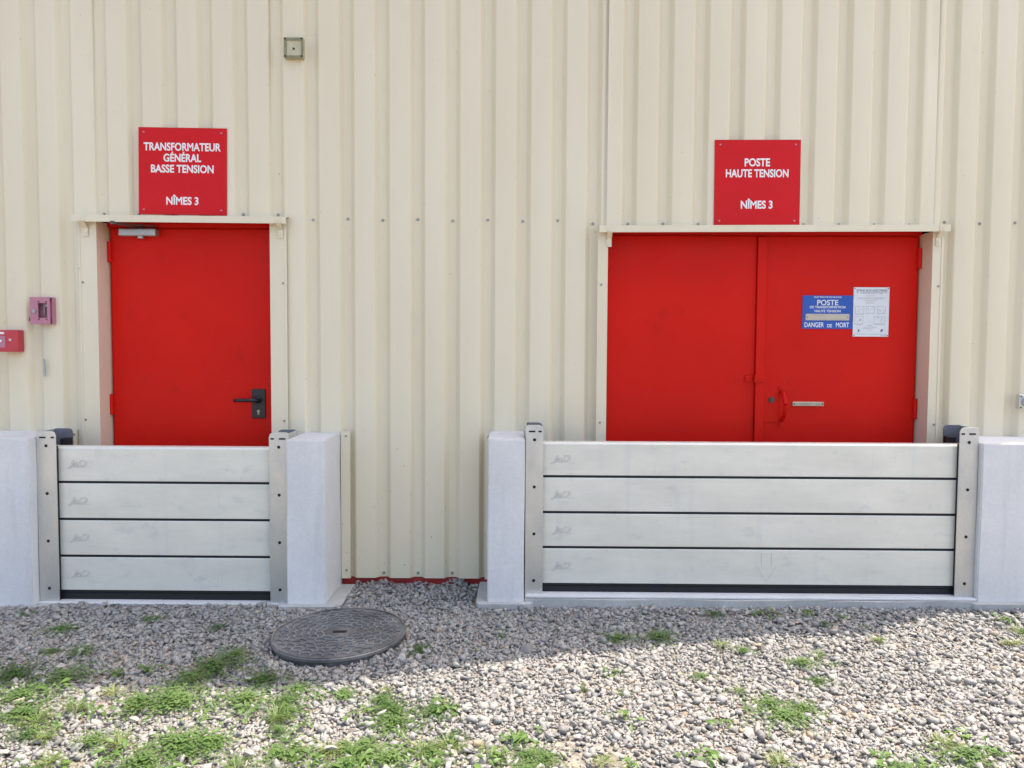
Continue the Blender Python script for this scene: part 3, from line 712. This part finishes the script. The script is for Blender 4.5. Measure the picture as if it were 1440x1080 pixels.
for i in range(8):
    bm = bmesh.new(); leaf_bm(bm, (0, 0, 0), 0, 1, random.uniform(.28, .46), random.uniform(.2, .55), random.uniform(.3, .6), .3, random.choice(((0, .3, .65, 1, .8, 0), (0, .5, .4, .95, .75, 1, .5, 0), (0, .35, .8, 1, .6, 0))))
    leafs.append(lmesh('leaf', bm, 'leafB'))
mats_, tufts = [], []
for i in range(6):
    bm = bmesh.new()
    for k in range(300):
        r_ = abs(random.gauss(0, .75)); q = random.uniform(0, 6.28)
        if r_ > 1.6 or math.sin(3 * q + i) * math.sin(5 * r_ + i) > .55: continue
        x, y = r_ * math.cos(q) * random.uniform(.8, 1.2), r_ * math.sin(q) * .75
        zz = random.uniform(.04, .26) * max(.3, 1.25 - r_)
        a_ = [bm.verts.new(p) for p in ((-.008, 0, .02), (.008, 0, .02), (x + .004, y, zz), (x - .004, y, zz))]; bm.faces.new(a_)
        leaf_bm(bm, (x, y, zz), random.uniform(0, 6.28), random.uniform(.08, .24), random.uniform(.035, .09), random.uniform(.0, .9), .5, .3, (0, .8, 1, 0))
    mats_.append(lmesh('foliage', bm, 'leafA'))
    bm = bmesh.new()
    for k in range(75):
        r_ = abs(random.gauss(0, .32)); q = random.uniform(0, 6.28)
        leaf_bm(bm, (r_ * math.cos(q), r_ * math.sin(q) * .7, 0), q + random.gauss(0, .8), random.uniform(.45, 1.0), random.uniform(.035, .06), random.uniform(.4, 1.6), random.uniform(.4, 1.2), .2, (.6, 1, .8, 0))
    tufts.append(lmesh('blades', bm, 'leafC'))
WEEDS = [('C',-2.50,-0.52,.06), ('A',-2.19,-0.73,.09), ('A',-2.09,-0.99,.05), ('A',-1.96,-1.00,.08), ('A',-2.09,-1.25,.13), ('A',-1.87,-1.27,.13), ('B',-1.67,-1.22,.05), ('B',-1.56,-1.19,.05), ('A',-1.83,-0.57,.06), ('A',-1.46,-0.69,.05), ('A',-1.29,-1.16,.15), ('A',-1.25,-1.02,.08), ('A',-1.34,-1.27,.1), ('A',-1.04,-1.27,.1), ('A',-1.93,-1.44,.12), ('B',-1.83,-1.40,.06), ('C',-1.59,-1.40,.07), ('C',-1.66,-1.53,.09), ('C',-1.75,-1.64,.1), ('C',-1.44,-1.52,.07), ('B',-1.58,-1.57,.05), ('B',-1.14,-1.60,.06), ('B',-1.01,-1.57,.05), ('B',-1.15,-1.51,.045), ('C',-0.88,-1.60,.09), ('A',-0.87,-1.37,.08), ('B',-0.77,-1.43,.04), ('B',-0.70,-1.41,.045), ('A',-0.89,-1.47,.07), ('B',-0.77,-1.66,.045), ('A',-1.04,-1.79,.1), ('B',-1.34,-1.87,.08), ('A',-1.23,-1.91,.12), ('B',-1.59,-1.97,.06), ('B',-1.49,-1.94,.06), ('B',-1.11,-1.97,.07), ('C',-0.91,-1.94,.08), ('B',-0.68,-1.87,.06), ('A',-1.47,-1.77,.08), ('A',-0.80,-1.85,.08), ('A',-0.43,-0.97,.08), ('B',-0.18,-0.97,.03), ('B',-0.07,-0.81,.035), ('C',0.18,-0.71,.04), ('A',0.48,-0.81,.09), ('A',0.67,-0.79,.1), ('C',-0.52,-1.38,.05), ('A',-0.67,-1.41,.06), ('B',-0.57,-1.57,.07), ('A',-0.49,-1.49,.05), ('B',-0.25,-1.56,.06), ('B',-0.30,-1.47,.04), ('B',-0.42,-1.71,.05), ('B',-0.53,-1.89,.09), ('A',-0.41,-1.88,.11), ('B',-0.29,-1.93,.07), ('C',-0.22,-1.80,.07), ('B',-0.08,-1.91,.07), ('B',-0.01,-1.75,.05), ('A',0.04,-1.95,.08), ('B',0.40,-1.20,.045), ('B',0.43,-1.40,.045), ('B',0.40,-1.58,.06), ('C',0.27,-1.35,.04), ('C',0.29,-1.89,.06), ('B',0.37,-1.91,.05), ('B',1.27,-0.46,.06), ('A',1.02,-0.47,.05), ('B',1.34,-0.48,.05), ('B',1.49,-0.48,.045), ('B',1.65,-0.52,.035), ('A',1.53,-0.61,.04), ('B',1.70,-0.66,.03), ('B',2.47,-0.54,.06), ('C',2.42,-0.71,.08), ('C',2.30,-0.86,.07), ('C',0.95,-0.89,.06), ('A',1.03,-0.95,.05), ('C',1.34,-1.01,.06), ('A',1.25,-1.08,.07), ('B',1.36,-1.12,.03), ('A',1.24,-1.27,.06), ('C',1.70,-0.82,.06), ('A',0.77,-1.23,.05), ('A',0.97,-1.48,.09), ('A',0.99,-1.58,.11), ('A',1.09,-1.51,.08), ('B',0.76,-1.63,.05), ('C',0.89,-1.36,.05), ('C',0.87,-1.89,.07), ('B',1.21,-1.88,.07), ('B',1.36,-1.90,.06), ('A',1.51,-1.86,.13), ('B',1.62,-1.82,.05), ('A',1.26,-1.93,.08)]
for _ in range(60):                                     # denser growth towards the open ground
    x = random.uniform(-1.75, .12) if _ < 46 else random.uniform(.6, 1.8)
    y = -2.15 + .5 * random.random() ** 1.6
    WEEDS.append((random.choice('ABBCA'), x, y, random.uniform(.04, .1)))
for _ in range(20): WEEDS.append(('A', random.uniform(-1.85, -.25), -1.38 - .7 * random.random(), random.uniform(.05, .13)))
INFO = {'A': ('low_weed', 'low mat of tiny green leaves', 'weed', 'creeping weed mats'),
        'B': ('broadleaf_weed', 'leafy green weed with broad pointed leaves', 'weed', 'broad leaved weeds'),
        'C': ('grass_tuft', 'thin yellowish green grass tuft', 'grass', 'grass tufts')}
def where(x, y):
    if math.hypot(x - MX, y - MY) < .55: return 'beside the manhole cover'
    if x > .8 and y > -.7: return 'along the foot of the long concrete sill'
    if y > (-1.33 if x < -.7 else -1.05 + .2 * x): return 'in shaded gravel before the ' + ('shorter barrier' if x < -.7 else 'wider barrier')
    return ('in sunlit gravel out from the ' + ('shorter barrier' if x < -.95 else 'bare wall' if x < .05 else 'wider barrier'))
for k, x, y, r_ in WEEDS:
    if k == 'C': r_ *= .75
    nm, lb, ct, gp = INFO[k]; z = gz(x, y) + .016
    sz = 'big ' if r_ > .075 else 'small ' if r_ < .05 else ''
    lb = sz + lb + ' ' + where(x, y); gp = gp + ' ' + where(x, y)
    if k == 'B':
        root = thing(nm, (x, y, z), lb, ct, gp)
        n = random.randint(13, 20)
        for i in range(n):
            o = bpy.data.objects.new('leaf', random.choice(leafs)); COL.objects.link(o); o.parent = root
            L = min(r_, .065) * random.uniform(.35, .85); o.scale = (L, L, L * random.uniform(.7, 1.3))
            o.location = (random.gauss(0, r_ * .4), random.gauss(0, r_ * .4), random.uniform(0, .014))
            o.rotation_euler = (random.gauss(0, .3), random.gauss(0, .25), i * 2.4 + random.uniform(-.4, .4))
    else:
        o = bpy.data.objects.new(nm, random.choice(mats_ if k == 'A' else tufts)); COL.objects.link(o); tag(o, lb, ct, gp)
        o.location = (x, y, z); o.rotation_euler = (0, 0, random.uniform(0, 6.28))
        o.scale = (r_ * 1.1, r_ * 1.1, r_ * (.6 if k == 'A' else .7))
